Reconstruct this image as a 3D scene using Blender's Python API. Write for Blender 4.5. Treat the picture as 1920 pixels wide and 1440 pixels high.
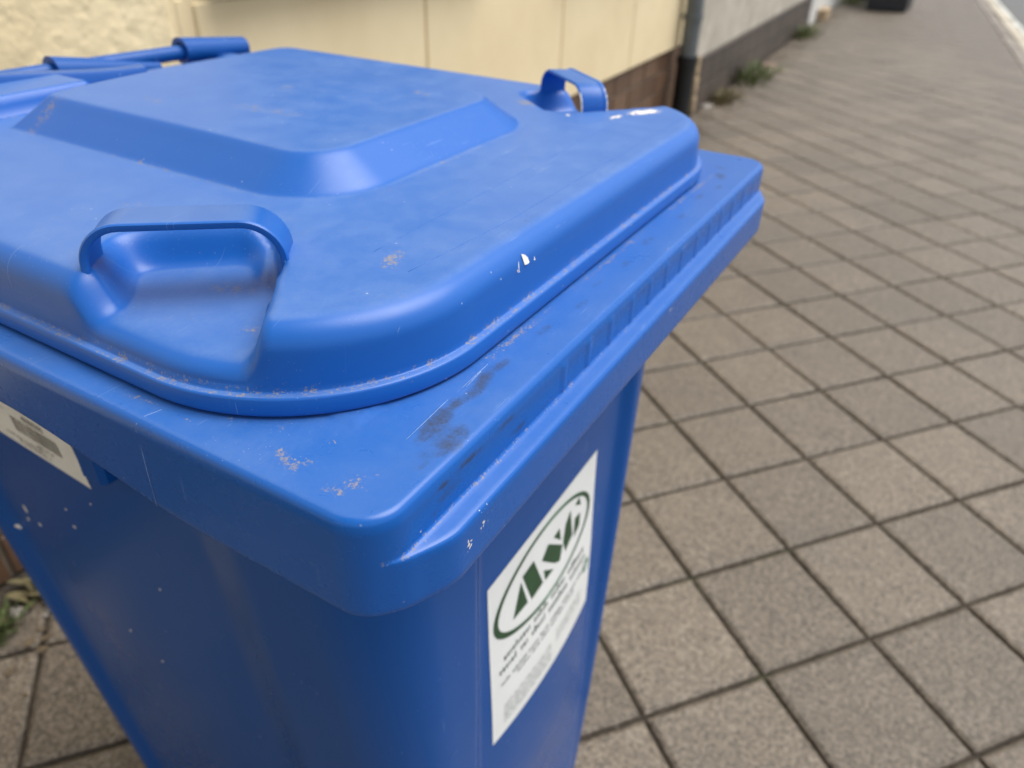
import bpy, bmesh, math, random
import numpy as np
from mathutils import Vector, Matrix, noise as mnoise

for o in list(bpy.data.objects):
    bpy.data.objects.remove(o, do_unlink=True)
scene = bpy.context.scene
COL = scene.collection
R = math.radians
random.seed(7)

# ------------------------------------------------------------------ camera
cam_d = bpy.data.cameras.new('camera')
cam = bpy.data.objects.new('camera', cam_d)
COL.objects.link(cam)
CR = Vector((0.908, 0.419, 0.0253)); CF = Vector((-0.337, 0.763, -0.552)).normalized()
CR = (CR - CF * CR.dot(CF)).normalized(); CU = CR.cross(CF)
cam.matrix_world = Matrix(((CR.x, CU.x, -CF.x, 0.0), (CR.y, CU.y, -CF.y, 0.0), (CR.z, CU.z, -CF.z, 1.188), (0, 0, 0, 1)))
cam_d.sensor_width = 36.0
cam_d.lens = 36.0 * 1377.6 / 1920.0
cam_d.clip_start = 0.02
cam_d.clip_end = 600
cam_d.dof.use_dof = True
cam_d.dof.focus_distance = 0.335
cam_d.dof.aperture_fstop = 8.0
scene.camera = cam

# ------------------------------------------------------------------ sky, sun, exposure
SUN_EL, SUN_AZ = 65.0, 54.0          # azimuth clockwise from +Y
world = bpy.data.worlds.new('World'); scene.world = world
world.use_nodes = True
wn = world.node_tree; wn.nodes.clear()
sky = wn.nodes.new('ShaderNodeTexSky'); sky.sky_type = 'NISHITA'
sky.sun_disc = False; sky.sun_elevation = R(SUN_EL); sky.sun_rotation = R(SUN_AZ)
sky.air_density = 1.0; sky.dust_density = 3.0; sky.ozone_density = 1.0
hsv = wn.nodes.new('ShaderNodeHueSaturation'); hsv.inputs['Saturation'].default_value = 0.36
bg = wn.nodes.new('ShaderNodeBackground'); bg.inputs['Strength'].default_value = 0.098
wo = wn.nodes.new('ShaderNodeOutputWorld')
wn.links.new(sky.outputs[0], hsv.inputs['Color']); wn.links.new(hsv.outputs[0], bg.inputs[0]); wn.links.new(bg.outputs[0], wo.inputs[0])
sd = bpy.data.lights.new('sun', 'SUN'); sd.energy = 1.5; sd.angle = R(48); sd.color = (1.0, 0.965, 0.915)
so = bpy.data.objects.new('sun', sd); COL.objects.link(so)
sdir = Vector((math.sin(R(SUN_AZ)) * math.cos(R(SUN_EL)), math.cos(R(SUN_AZ)) * math.cos(R(SUN_EL)), math.sin(R(SUN_EL))))
so.rotation_euler = sdir.to_track_quat('Z', 'Y').to_euler()
so.location = (3, -2, 6)
vs = scene.view_settings
vs.view_transform = 'Standard'; vs.look = 'None'; vs.exposure = 0.95; vs.gamma = 1.0
vs.use_curve_mapping = False
scene.cycles.max_bounces = 5; scene.cycles.diffuse_bounces = 3; scene.cycles.glossy_bounces = 3

# ------------------------------------------------------------------ material helpers
class NT:
    def __init__(s, name):
        s.m = bpy.data.materials.new(name); s.m.use_nodes = True
        s.t = s.m.node_tree; s.t.nodes.clear()
        s.out = s.t.nodes.new('ShaderNodeOutputMaterial')
        s.b = s.t.nodes.new('ShaderNodeBsdfPrincipled')
        s.t.links.new(s.b.outputs[0], s.out.inputs[0])
        s.co = s.t.nodes.new('ShaderNodeTexCoord').outputs['Object']
    def L(s, a, b): s.t.links.new(a, b)
    def put(s, inp, v):
        if isinstance(v, bpy.types.NodeSocket): s.L(v, inp)
        else: inp.default_value = v
    def mapping(s, scale=(1, 1, 1), rot=(0, 0, 0), src=None):
        n = s.t.nodes.new('ShaderNodeMapping'); s.L(src or s.co, n.inputs[0])
        n.inputs['Scale'].default_value = scale; n.inputs['Rotation'].default_value = rot
        return n.outputs[0]
    def noise(s, scale, detail=4, rough=.55, vec=None, dist=0):
        n = s.t.nodes.new('ShaderNodeTexNoise'); s.L(vec or s.co, n.inputs['Vector'])
        n.inputs['Scale'].default_value = scale; n.inputs['Detail'].default_value = detail
        n.inputs['Roughness'].default_value = rough; n.inputs['Distortion'].default_value = dist
        return n.outputs[0]
    def voro(s, scale, vec=None, feature='F1', out='Distance', rand=1):
        n = s.t.nodes.new('ShaderNodeTexVoronoi'); s.L(vec or s.co, n.inputs['Vector'])
        n.feature = feature; n.inputs['Scale'].default_value = scale
        n.inputs['Randomness'].default_value = rand
        return n.outputs[out]
    def ramp(s, v, a, b, lo=0.0, hi=1.0):
        n = s.t.nodes.new('ShaderNodeMapRange'); n.interpolation_type = 'SMOOTHSTEP'
        s.L(v, n.inputs[0]); n.inputs[1].default_value = a; n.inputs[2].default_value = b
        n.inputs[3].default_value = lo; n.inputs[4].default_value = hi
        return n.outputs[0]
    def math(s, op, a, b=0.0, c=None):
        n = s.t.nodes.new('ShaderNodeMath'); n.operation = op
        s.put(n.inputs[0], a); s.put(n.inputs[1], b)
        if c is not None: s.put(n.inputs[2], c)
        return n.outputs[0]
    def mul(s, a, b): return s.math('MULTIPLY', a, b)
    def mix(s, f, a, b):
        n = s.t.nodes.new('ShaderNodeMix'); n.data_type = 'RGBA'
        s.put(n.inputs['Factor'], f)
        for k, v in ((6, a), (7, b)):
            if isinstance(v, bpy.types.NodeSocket): s.L(v, n.inputs[k])
            else: n.inputs[k].default_value = (*v, 1)
        return n.outputs[2]
    def attr(s, name):
        n = s.t.nodes.new('ShaderNodeAttribute'); n.attribute_name = name
        return n.outputs['Fac']
    def rand(s):
        return s.t.nodes.new('ShaderNodeObjectInfo').outputs['Random']
    def normal_z(s):
        g = s.t.nodes.new('ShaderNodeNewGeometry'); x = s.t.nodes.new('ShaderNodeSeparateXYZ')
        s.L(g.outputs['Normal'], x.inputs[0]); return x.outputs[2]
    def sep(s):
        x = s.t.nodes.new('ShaderNodeSeparateXYZ'); s.L(s.co, x.inputs[0]); return x.outputs
    def bump(s, h, strength=.3, dist=.002, prev=None):
        n = s.t.nodes.new('ShaderNodeBump'); n.inputs['Strength'].default_value = strength
        n.inputs['Distance'].default_value = dist; s.L(h, n.inputs['Height'])
        if prev: s.L(prev, n.inputs['Normal'])
        return n.outputs[0]
    def done(s, col, rough=.6, nrm=None, metal=0.0, spec=.5):
        if isinstance(col, bpy.types.NodeSocket): s.L(col, s.b.inputs['Base Color'])
        else: s.b.inputs['Base Color'].default_value = (*col, 1)
        s.put(s.b.inputs['Roughness'], rough)
        s.b.inputs['Metallic'].default_value = metal
        s.b.inputs['Specular IOR Level'].default_value = spec
        if nrm: s.L(nrm, s.b.inputs['Normal'])
        return s.m

def simple(name, col, rough=.6, var=.15, scale=20, bump=0.0, bscale=60, bdist=.002, metal=0.0):
    n = NT(name); nz = n.noise(scale, 5)
    c = n.mix(n.ramp(nz, .3, .7), tuple(v * (1 - var) for v in col), tuple(min(1, v * (1 + var)) for v in col))
    b = n.bump(n.noise(bscale, 4), bump, bdist) if bump else None
    return n.done(c, rough, b, metal)

# ------------------------------------------------------------------ blue plastic
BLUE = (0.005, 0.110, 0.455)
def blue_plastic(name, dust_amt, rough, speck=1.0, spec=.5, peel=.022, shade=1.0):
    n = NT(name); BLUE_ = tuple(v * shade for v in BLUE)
    big = n.noise(8.0, 4, .62); mid = n.noise(42.0, 3, .65)
    up = n.ramp(n.normal_z(), .88, .99)
    dust = n.mul(n.mul(n.ramp(big, .34, .74, .74, 1.0), n.ramp(mid, .25, .75, .62, 1.0)), n.mul(up, n.ramp(n.noise(420.0, 2, .7), .30, .72, .82, 1.06)))
    dust = n.math('MAXIMUM', n.mul(dust, dust_amt), n.mul(up, dust_amt * .22))
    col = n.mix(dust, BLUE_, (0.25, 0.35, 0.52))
    # hair-line scratches in two directions
    scr = None
    for k, (rz, sc) in enumerate(((.35, 120), (1.25, 90))):
        v = n.mapping((sc * .22, sc * 11, sc * .22), (0.1 * k, .2, rz))
        w = n.mul(n.ramp(n.noise(1.0, 1, .5, v), .735, .76), n.ramp(big if k else mid, .52, .62))
        scr = w if scr is None else n.math('MAXIMUM', scr, w)
    col = n.mix(n.mul(scr, .32 * speck), col, (0.28, 0.42, 0.66))
    # pale specks
    sp = n.mul(n.ramp(n.voro(120.0), .05, .085, 1.0, 0.0), n.ramp(mid, .54, .60))
    sp2 = n.mul(n.ramp(n.voro(330.0), .08, .13, 1.0, 0.0), n.ramp(big, .50, .62))
    spk = n.math('MAXIMUM', sp, n.mul(sp2, .35))
    col = n.mix(n.mul(spk, .55 * speck), col, (0.55, 0.60, 0.68))
    grime = n.mul(n.mul(n.ramp(n.noise(210.0, 3, .7), .62, .72), n.ramp(mid, .48, .64)), up)
    col = n.mix(n.mul(grime, .40 * max(0.0, min(1.0, dust_amt * 2 - .2))), col, (.10, .10, .10))
    # settled dirt whose extent is stored on the mesh
    fine = n.noise(620.0, 2, .7); med = n.noise(170.0, 2, .65)
    sand = n.mul(n.ramp(n.math('ADD', n.attr('sand'), n.math('SUBTRACT', n.math('ADD', n.mul(fine, 1.2), n.mul(med, .9)), 1.05)), .36, .66), n.ramp(n.attr('sand'), .02, .16))
    col = n.mix(n.mul(sand, .66), col, n.mix(fine, (.14, .11, .075), (.40, .34, .25)))
    mould = n.mul(n.ramp(n.math('ADD', n.attr('mould'), n.math('SUBTRACT', n.math('ADD', n.mul(fine, .6), n.mul(med, .7)), .65)), .22, 1.05), n.ramp(n.attr('mould'), .02, .2))
    col = n.mix(n.mul(mould, .82), col, (.036, .038, .038))
    chip = n.mul(n.ramp(n.math('ADD', n.attr('chip'), n.math('SUBTRACT', n.math('ADD', n.mul(med, 1.1), n.mul(fine, .8)), .95)), .47, .55), n.ramp(n.attr('chip'), .03, .15))
    col = n.mix(chip, col, (.78, .74, .68))
    ro = n.math('ADD', rough, n.mul(n.math('SUBTRACT', mid, .5), .16))
    ro = n.math('ADD', ro, n.mul(n.math('MAXIMUM', n.math('MAXIMUM', sand, mould), dust), .32))
    b = n.bump(n.noise(460.0, 1), peel, .0005)
    b = n.bump(n.noise(9.0, 1), .05, .004, b)
    return n.done(col, ro, b, spec=spec)

M = {}
M['lid'] = blue_plastic('blue_lid_plastic', .36, .37)
M['rim'] = blue_plastic('blue_rim_plastic', .20, .27, 1.0, .42, .006, .92)
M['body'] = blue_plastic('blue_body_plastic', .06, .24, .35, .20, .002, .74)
M['hinge'] = blue_plastic('blue_hinge_plastic_shaded', .25, .38, 1.0, .4, .02, .75)  # same blue, darkened in the colour to imitate shade on the hinge parts
M['sticker'] = simple('sticker_vinyl', (.90, .92, .90), .35, .02, 30)
M['green'] = simple('sticker_green_ink', (.018, .075, .028), .4, .1, 60)
M['paleg'] = simple('sticker_pale_green_ink', (.22, .36, .27), .4, .1, 60)
M['ink'] = simple('sticker_grey_ink', (.055, .09, .065), .5, .2, 200)
M['faint'] = simple('sticker_pale_ink', (.34, .37, .35), .5, .2, 200)
M['label'] = simple('label_paper', (.78, .78, .75), .6, .05, 30)
M['lblink'] = simple('label_black_ink', (.05, .05, .05), .6, .2, 200)
M['white'] = simple('white_paint', (.78, .77, .73), .5, .05, 300)
M['brownleaf'] = simple('dry_seed_brown', (.10, .055, .025), .8, .3, 300)
M['rubber'] = simple('black_rubber', (.018, .018, .019), .75, .2, 40, .2)
M['darkplastic'] = simple('anthracite_plastic', (.030, .033, .040), .45, .2, 6, .1)

# ------------------------------------------------------------------ mesh helpers
def mesh_obj(name, verts, faces, mat, parent=None, smooth=True, auto=None, attrs=None):
    me = bpy.data.meshes.new(name)
    me.from_pydata([tuple(map(float, v)) for v in verts], [], faces)
    me.update()
    if mat is not None: me.materials.append(mat)
    me.polygons.foreach_set('use_smooth', [smooth] * len(me.polygons))
    if auto is not None and smooth:
        me.set_sharp_from_angle(angle=R(auto))
    if attrs:
        for k, v in attrs.items():
            a = me.attributes.new(k, 'FLOAT', 'POINT'); a.data.foreach_set('value', np.asarray(v, np.float32))
    o = bpy.data.objects.new(name, me); COL.objects.link(o)
    if parent: o.parent = parent
    return o
def bm_obj(name, bm, mat, parent=None, smooth=False, auto=None):
    me = bpy.data.meshes.new(name); bm.normal_update(); bm.to_mesh(me); bm.free()
    if mat is not None: me.materials.append(mat)
    me.polygons.foreach_set('use_smooth', [smooth] * len(me.polygons))
    if auto is not None and smooth: me.set_sharp_from_angle(angle=R(auto))
    o = bpy.data.objects.new(name, me); COL.objects.link(o)
    if parent: o.parent = parent
    return o
def empty(name, loc=(0, 0, 0), rz=0.0, label=None, cat=None, group=None):
    o = bpy.data.objects.new(name, None); COL.objects.link(o)
    o.location = loc; o.rotation_euler = (0, 0, rz); o.empty_display_size = .1
    if label: tag(o, label, cat, group)
    return o
def tag(o, label=None, cat=None, group=None, kind=None):
    if label: o['label'] = label
    if cat: o['category'] = cat
    if group: o['group'] = group
    if kind: o['kind'] = kind
    return o
def box(bm, lo, hi, bev=0.0):
    r = bmesh.ops.create_cube(bm, size=1.0)
    vs_ = r['verts']
    c = [(a + b) / 2 for a, b in zip(lo, hi)]; d = [b - a for a, b in zip(lo, hi)]
    for v in vs_: v.co = Vector((c[0] + v.co.x * d[0], c[1] + v.co.y * d[1], c[2] + v.co.z * d[2]))
    if bev:
        es = list({e for v in vs_ for e in v.link_edges})
        bmesh.ops.bevel(bm, geom=es, offset=bev, segments=1, affect='EDGES', profile=.5)
def box_obj(name, lo, hi, mat, parent=None, bev=0.0):
    bm = bmesh.new(); box(bm, lo, hi, bev); return bm_obj(name, bm, mat, parent)
def rings_mesh(rings, close_last=None):
    """rings: list of (N,3) arrays; closed around; returns verts, faces"""
    N = len(rings[0]); V = np.concatenate(rings, 0); F = []
    for k in range(len(rings) - 1):
        a, b = k * N, (k + 1) * N
        for i in range(N):
            j = (i + 1) % N
            F.append((a + i, a + j, b + j, b + i))
    if close_last is not None:
        V = np.concatenate([V, np.array([close_last])], 0); c = len(V) - 1; a = (len(rings) - 1) * N
        for i in range(N): F.append((a + i, a + (i + 1) % N, c))
    return V, F
def rrect(x0, x1, y0, y1, r, ne, nc):
    """rounded rectangle, counter-clockwise from the y0 edge; r = radii of (x0y0, x1y0, x1y1, x0y1). returns pts, normals"""
    P, Nn = [], []
    cs = [(x0, y0, 1, 1, 180), (x1, y0, -1, 1, 270), (x1, y1, -1, -1, 0), (x0, y1, 1, -1, 90)]
    cen = [(c[0] + c[2] * rr, c[1] + c[3] * rr) for c, rr in zip(cs, r)]
    for k in range(4):
        cx, cy = cen[k]; a0 = cs[k][4]
        for i in range(nc):
            a = R(a0 + 90.0 * i / nc)
            P.append((cx + r[k] * math.cos(a), cy + r[k] * math.sin(a))); Nn.append((math.cos(a), math.sin(a)))
        a = R(a0 + 90.0); k2 = (k + 1) % 4
        p0 = (cx + r[k] * math.cos(a), cy + r[k] * math.sin(a))
        p1 = (cen[k2][0] + r[k2] * math.cos(a), cen[k2][1] + r[k2] * math.sin(a))
        for i in range(ne):
            f_ = i / ne
            P.append((p0[0] + (p1[0] - p0[0]) * f_, p0[1] + (p1[1] - p0[1]) * f_)); Nn.append((math.cos(a), math.sin(a)))
    return np.array(P), np.array(Nn)
def sstep(a, b, x):
    t_ = np.clip((np.asarray(x, float) - a) / (b - a), 0, 1); return t_ * t_ * (3 - 2 * t_)
def smin(a, b, k):
    hh = np.clip(.5 + .5 * (b - a) / k, 0, 1); return b * (1 - hh) + a * hh - k * hh * (1 - hh)
def smax(a, b, k): return -smin(-a, -b, k)
def tube(path, rad, seg=16, cap=True):
    """swept circle along a list of points; rad scalar or list"""
    path = [Vector(p) for p in path]
    rad = rad if isinstance(rad, (list, tuple)) else [rad] * len(path)
    rings = []; up = None
    for i, p in enumerate(path):
        d = (path[min(i + 1, len(path) - 1)] - path[max(i - 1, 0)]).normalized()
        if up is None: up = Vector((0, 0, 1)) if abs(d.z) < .9 else Vector((1, 0, 0))
        a = d.cross(up).normalized(); b = a.cross(d).normalized(); up = b
        rings.append(np.array([tuple(p + (a * math.cos(2 * math.pi * k / seg) + b * math.sin(2 * math.pi * k / seg)) * rad[i]) for k in range(seg)]))
    V, F = rings_mesh(rings)
    F = [tuple(reversed(f)) for f in F]
    if cap:
        n = len(rings)
        F.append(tuple(range(seg))); F.append(tuple(reversed(range((n - 1) * seg, n * seg))))
    return V, F

# ================================================================== SETTING
WALL_TAN = 0.0452; WALL_X0 = -1.34
def wall_x(y): return WALL_X0 + WALL_TAN * y
WALL_RZ = -math.atan(WALL_TAN)

# --- ground sheet
n = NT('far_ground_asphalt')
M['asphalt'] = n.done(n.mix(n.ramp(n.noise(90, 5), .35, .65), (.10, .10, .10), (.17, .17, .168)), .85, n.bump(n.noise(160, 4), .5, .004))
g = mesh_obj('road', [(1.70, -120, -.105), (160, -120, -.105), (160, 260, -.105), (1.70, 260, -.105)], [(0, 1, 2, 3)], M['asphalt'], smooth=False)
tag(g, kind='structure')
n = NT('soil_between_stones')
soil = n.mix(n.ramp(n.noise(40, 6), .3, .7), (.035, .028, .020), (.085, .069, .050))
soil = n.mix(n.ramp(n.noise(6, 5), .55, .72), soil, (.055, .060, .028))
M['soil'] = n.done(soil, .95, n.bump(n.noise(150, 6, .7), .9, .008))
bed = mesh_obj('pavement', [(-160, -120, -.011), (1.262, -120, -.011), (1.262, 260, -.011), (-160, 260, -.011)], [(0, 1, 2, 3)], M['soil'], smooth=False)
tag(bed, kind='structure')

# --- paving slabs
n = NT('paving_concrete')
rnd = n.rand()
wco = n.t.nodes.new('ShaderNodeNewGeometry').outputs['Position']
ag = n.voro(115.0, wco, out='Color'); agd = n.noise(150.0, 3, .75, wco)
base = n.mix(n.ramp(n.noise(9.0, 3, .6, wco), .3, .7), (.225, .190, .155), (.310, .268, .222))
base = n.mix(n.ramp(agd, .36, .66), n.mix(.72, base, (.075, .060, .046)), n.mix(.60, base, (.58, .51, .43)))
sepc = n.t.nodes.new('ShaderNodeSeparateColor'); n.L(ag, sepc.inputs[0])
base = n.mix(n.mul(n.ramp(sepc.outputs[0], .80, .95), .5), base, (.50, .46, .40))
base = n.mix(n.mul(n.ramp(sepc.outputs[1], .82, .95), .5), base, (.10, .085, .07))
tone = n.mix(rnd, (.43, .40, .352), (.58, .545, .482))
mm = n.t.nodes.new('ShaderNodeMix'); mm.data_type = 'RGBA'; mm.blend_type = 'MULTIPLY'; mm.inputs['Factor'].default_value = 1
n.L(base, mm.inputs[6]); n.L(tone, mm.inputs[7])
stain = n.ramp(n.noise(2.1, 3, .6, wco), .50, .75)
colr = n.mix(n.mul(stain, .5), mm.outputs[2], (.095, .082, .066))
bmp = n.bump(agd, .8, .0040)
M['slab'] = n.done(colr, .56, bmp, spec=.62)

T = 0.25; GO = Vector((-0.078, 1.145)); GI = Vector((.70711, .70711)); GJ = Vector((-.70711, .70711))
EDGE_W = 0.085
def clip_poly(poly, nx, ny, c):      # keep nx*x+ny*y >= c
    out = []
    for i in range(len(poly)):
        a, b = poly[i], poly[(i + 1) % len(poly)]
        da = nx * a[0] + ny * a[1] - c; db = nx * b[0] + ny * b[1] - c
        if da >= 0: out.append(a)
        if (da >= 0) != (db >= 0):
            f_ = da / (da - db); out.append((a[0] + (b[0] - a[0]) * f_, a[1] + (b[1] - a[1]) * f_))
    return out
def area(p): return .5 * abs(sum(p[i][0] * p[(i + 1) % len(p)][1] - p[(i + 1) % len(p)][0] * p[i][1] for i in range(len(p))))
HALF = T / 2 - .0048; CH = .0070
def slab_mesh(poly):
    """poly ccw, centred; top at z=0 with a worn chamfer"""
    c = (sum(p[0] for p in poly) / len(poly), sum(p[1] for p in poly) / len(poly)); k = len(poly)
    V, F = [], []
    for z, ins in ((-.040, 0), (-.0045, 0), (0, CH)):
        for p in poly:
            dx, dy = c[0] - p[0], c[1] - p[1]; l = max(1e-6, math.hypot(dx, dy))
            f_ = min(.8, ins * 1.414 / l); V.append((p[0] + dx * f_, p[1] + dy * f_, z))
    for a in (0, k):
        for i in range(k): j = (i + 1) % k; F.append((a + i, a + j, a + k + j, a + k + i))
    F.append(tuple(range(2 * k, 3 * k)))
    return V, F
sq = [GI * (a * HALF) + GJ * (b * HALF) for a, b in ((-1, -1), (1, -1), (1, 1), (-1, 1))]
sq = [(v.x, v.y) for v in sq]
V0, F0 = slab_mesh(sq)
slab_me = bpy.data.meshes.new('paving_slab'); slab_me.from_pydata(V0, [], F0); slab_me.materials.append(M['slab']); slab_me.update()
cands = []
for i in range(-40, 110):
    for j in range(-80, 80):
        ctr = GO + GI * ((i + .5) * T) + GJ * ((j + .5) * T)
        if not (-4.5 < ctr.y < 26 and wall_x(ctr.y) - .2 < ctr.x < 1.5): continue
        poly = [(ctr.x + p[0], ctr.y + p[1]) for p in sq]
        full = True
        xw = lambda y: wall_x(y) + EDGE_W
        if any(p[0] < xw(p[1]) or p[0] > 1.255 for p in poly):
            full = False
            poly = clip_poly(poly, 1, -WALL_TAN, WALL_X0 + EDGE_W); poly = clip_poly(poly, -1, 0, -1.255) if len(poly) > 2 else []
            if len(poly) < 3 or area(poly) < .0025: continue
        v = Vector((ctr.x, ctr.y, -1.188)); dp = v.dot(CF)
        u_, w_ = (v.dot(CR) / dp, v.dot(CU) / dp) if dp > .05 else (9, 9)
        vis = dp > .05 and -.80 < u_ < .78 and -.62 < w_ < .60
        # hidden behind the bin
        if vis and u_ < .10 and not (u_ < -.45 and w_ < -.18) and w_ < .3: vis = False
        cands.append((0 if vis else 1, v.length, ctr, poly, full))
cands.sort(key=lambda q: (q[0], q[1]))
bmf_v, bmf_f = [], []
for idx, (nv, dist, ctr, poly, full) in enumerate(cands):
    dz = random.uniform(-.0016, .0012); tx, ty = random.uniform(-.006, .006), random.uniform(-.006, .006)
    if idx < 300 and nv == 0:
        if full: me = slab_me; pos = ctr
        else:
            pos = Vector((sum(p[0] for p in poly) / len(poly), sum(p[1] for p in poly) / len(poly)))
            V_, F_ = slab_mesh([(p[0] - pos.x, p[1] - pos.y) for p in poly])
            me = bpy.data.meshes.new('paving_slab'); me.from_pydata(V_, [], F_); me.materials.append(M['slab']); me.update()
        o = bpy.data.objects.new('paving_slab', me); COL.objects.link(o); o.parent = bed
        o.location = (pos.x, pos.y, dz); o.rotation_euler = (tx, ty, random.uniform(-.006, .006) if full else 0)
    else:
        V_, F_ = slab_mesh(poly); b0 = len(bmf_v)
        bmf_v += [(v[0], v[1], v[2] + dz) for v in V_]; bmf_f += [tuple(q + b0 for q in f_) for f_ in F_]
o = mesh_obj('distant_paving_slabs', bmf_v, bmf_f, M['slab'], bed, smooth=False); o['kind'] = 'stuff'

# --- setts, kerb and gutter along the street
n = NT('sett_stone'); nzz = n.noise(60, 5)
M['sett'] = n.done(n.mix(n.rand(), n.mix(nzz, (.17, .15, .13), (.25, .22, .19)), n.mix(nzz, (.25, .225, .195), (.36, .325, .28))), .85, n.bump(n.noise(120, 4), .4, .003))
n = NT('kerb_granite'); nzz = n.noise(130, 5, .7)
M['kerb'] = n.done(n.mix(n.rand(), n.mix(nzz, (.30, .26, .20), (.50, .45, .36)), n.mix(nzz, (.40, .36, .29), (.62, .56, .45))), .8, n.bump(n.noise(150, 4), .4, .003))
n = NT('gutter_concrete'); nzz = n.noise(40, 6, .7)
M['gutter'] = n.done(n.mix(n.rand(), n.mix(nzz, (.40, .42, .39), (.60, .62, .58)), n.mix(nzz, (.50, .52, .49), (.68, .70, .66))), .85, n.bump(n.noise(90, 4), .4, .004))
kerb = mesh_obj('kerb', [(1.262, -6, -.016), (1.80, -6, -.116), (1.80, 28, -.116), (1.262, 28, -.016)], [(0, 1, 2, 3)], M['soil'], smooth=False)
tag(kerb, kind='structure')
bm = bmesh.new(); box(bm, (0, -.064, -.06), (.118, .064, 0), .006); sett = bm_obj('sett', bm, M['sett'], kerb)
bm = bmesh.new(); box(bm, (0, -.497, -.2), (.130, .497, 0), .010); ks = bm_obj('kerb_stone', bm, M['kerb'], kerb)
bm = bmesh.new(); box(bm, (0, -.245, -.08), (.165, .245, 0), .008); gs = bm_obj('gutter_stone', bm, M['gutter'], kerb)
def rep(proto, first, loc, parent):
    o = proto if first else proto.copy()
    if not first: COL.objects.link(o)
    o.parent = parent; o.location = loc; return o
for k in range(130):
    o = rep(sett, k == 0, (1.266 + random.uniform(-.004, .004), 6.5 + k * .134, random.uniform(-.006, .002)), kerb); o.rotation_euler = (random.uniform(-.02, .02), random.uniform(-.03, .03), random.uniform(-.04, .04))
for k in range(24):
    rep(ks, k == 0, (1.395 + random.uniform(-.004, .004), 1 + k * 1.003, random.uniform(-.004, .010)), kerb)
for k in range(44):
    rep(gs, k == 0, (1.535 + random.uniform(-.004, .004), 3 + k * .497, -.085 + random.uniform(-.004, .004)), kerb)

# ================================================================== HOUSES
n = NT('cream_roughcast')
rb = n.math('ADD', n.noise(24, 5, .6, dist=.4), n.mul(n.voro(38, feature='SMOOTH_F1'), .5))
M['rough'] = n.done(n.mix(n.ramp(n.noise(3, 5), .3, .7), (.77, .64, .395), (.84, .72, .465)), .9, n.bump(rb, .5, .008))
n = NT('cream_smooth_render')
M['smooth'] = n.done(n.mix(n.ramp(n.noise(2.2, 6, .6), .3, .7), (.76, .625, .385), (.84, .71, .455)), .88, n.bump(n.noise(70, 5), .25, .003))
n = NT('brown_clinker'); nz_ = n.noise(35, 5)
M['clinker'] = n.done(n.mix(n.rand(), n.mix(nz_, (.075, .040, .024), (.14, .078, .046)), n.mix(nz_, (.12, .070, .040), (.20, .118, .070))), .45, n.bump(n.noise(90, 4), .2, .002))
M['mortar'] = simple('pale_mortar', (.32, .265, .20), .95, .2, 60, .4, 120)
n = NT('grey_render')
M['greyr'] = n.done(n.mix(n.ramp(n.noise(5, 6, .65), .3, .7), (.40, .365, .30), (.56, .515, .43)), .92, n.bump(n.noise(60, 6, .7), .7, .008))
n = NT('dark_plinth_tile'); nz_ = n.noise(25, 5)
M['dtile'] = n.done(n.mix(n.rand(), n.mix(nz_, (.040, .031, .025), (.075, .058, .047)), n.mix(nz_, (.060, .046, .037), (.105, .080, .062))), .5, n.bump(n.noise(90, 4), .2, .002))
M['stone'] = simple('tan_sandstone', (.40, .30, .185), .9, .3, 25, .6, 60, .006)
M['whitew'] = simple('white_render', (.62, .62, .58), .9, .12, 8, .4, 60)
M['frame'] = simple('brown_window_frame', (.10, .06, .04), .5, .2, 20)
n = NT('window_glass'); M['glass'] = n.done((.02, .025, .03), .05)
M['rooft'] = simple('roof_tile', (.22, .08, .05), .8, .3, 12, .4)

def house(name, label, y0, y1, off, hgt):
    """Empty on the wall line; local x = towards street, local y = along the wall"""
    e = empty(name, (WALL_X0, 0, 0), WALL_RZ, label, 'house')
    return e
def roof(par, y0, y1, x, z, mat):
    d = 7.0
    V = [(x + .35, y0, z), (x + .35, y1, z), (x - d / 2, y1, z + 2.6), (x - d / 2, y0, z + 2.6), (x - d - .35, y0, z), (x - d - .35, y1, z)]
    V += [(v[0], v[1], v[2] - .12) for v in V]
    F = [(0, 1, 2, 3), (3, 2, 5, 4), (0, 3, 9, 6), (3, 4, 10, 9), (1, 7, 8, 2), (2, 8, 11, 5), (6, 9, 8, 7), (9, 10, 11, 8), (0, 6, 7, 1), (4, 5, 11, 10)]
    return mesh_obj('roof', V, F, mat, par, smooth=False)
def window(par, x, y0, y1, z0, z1, sill_out=.07):
    f_ = box_obj('window', (x - .10, y0, z0), (x - .035, y1, z1), M['frame'], par)
    m = (y0 + y1) / 2
    for a, b in ((y0 + .06, m - .03), (m + .03, y1 - .06)):
        box_obj('pane', (x - .06, a, z0 + .06), (x - .028, b, z1 - .06), M['glass'], f_)
    s_ = box_obj('sill', (x - .06, y0 - .05, z0 - .055), (x + sill_out, y1 + .05, z0 - .003), M['frame'], f_, .004)
    return f_
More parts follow.
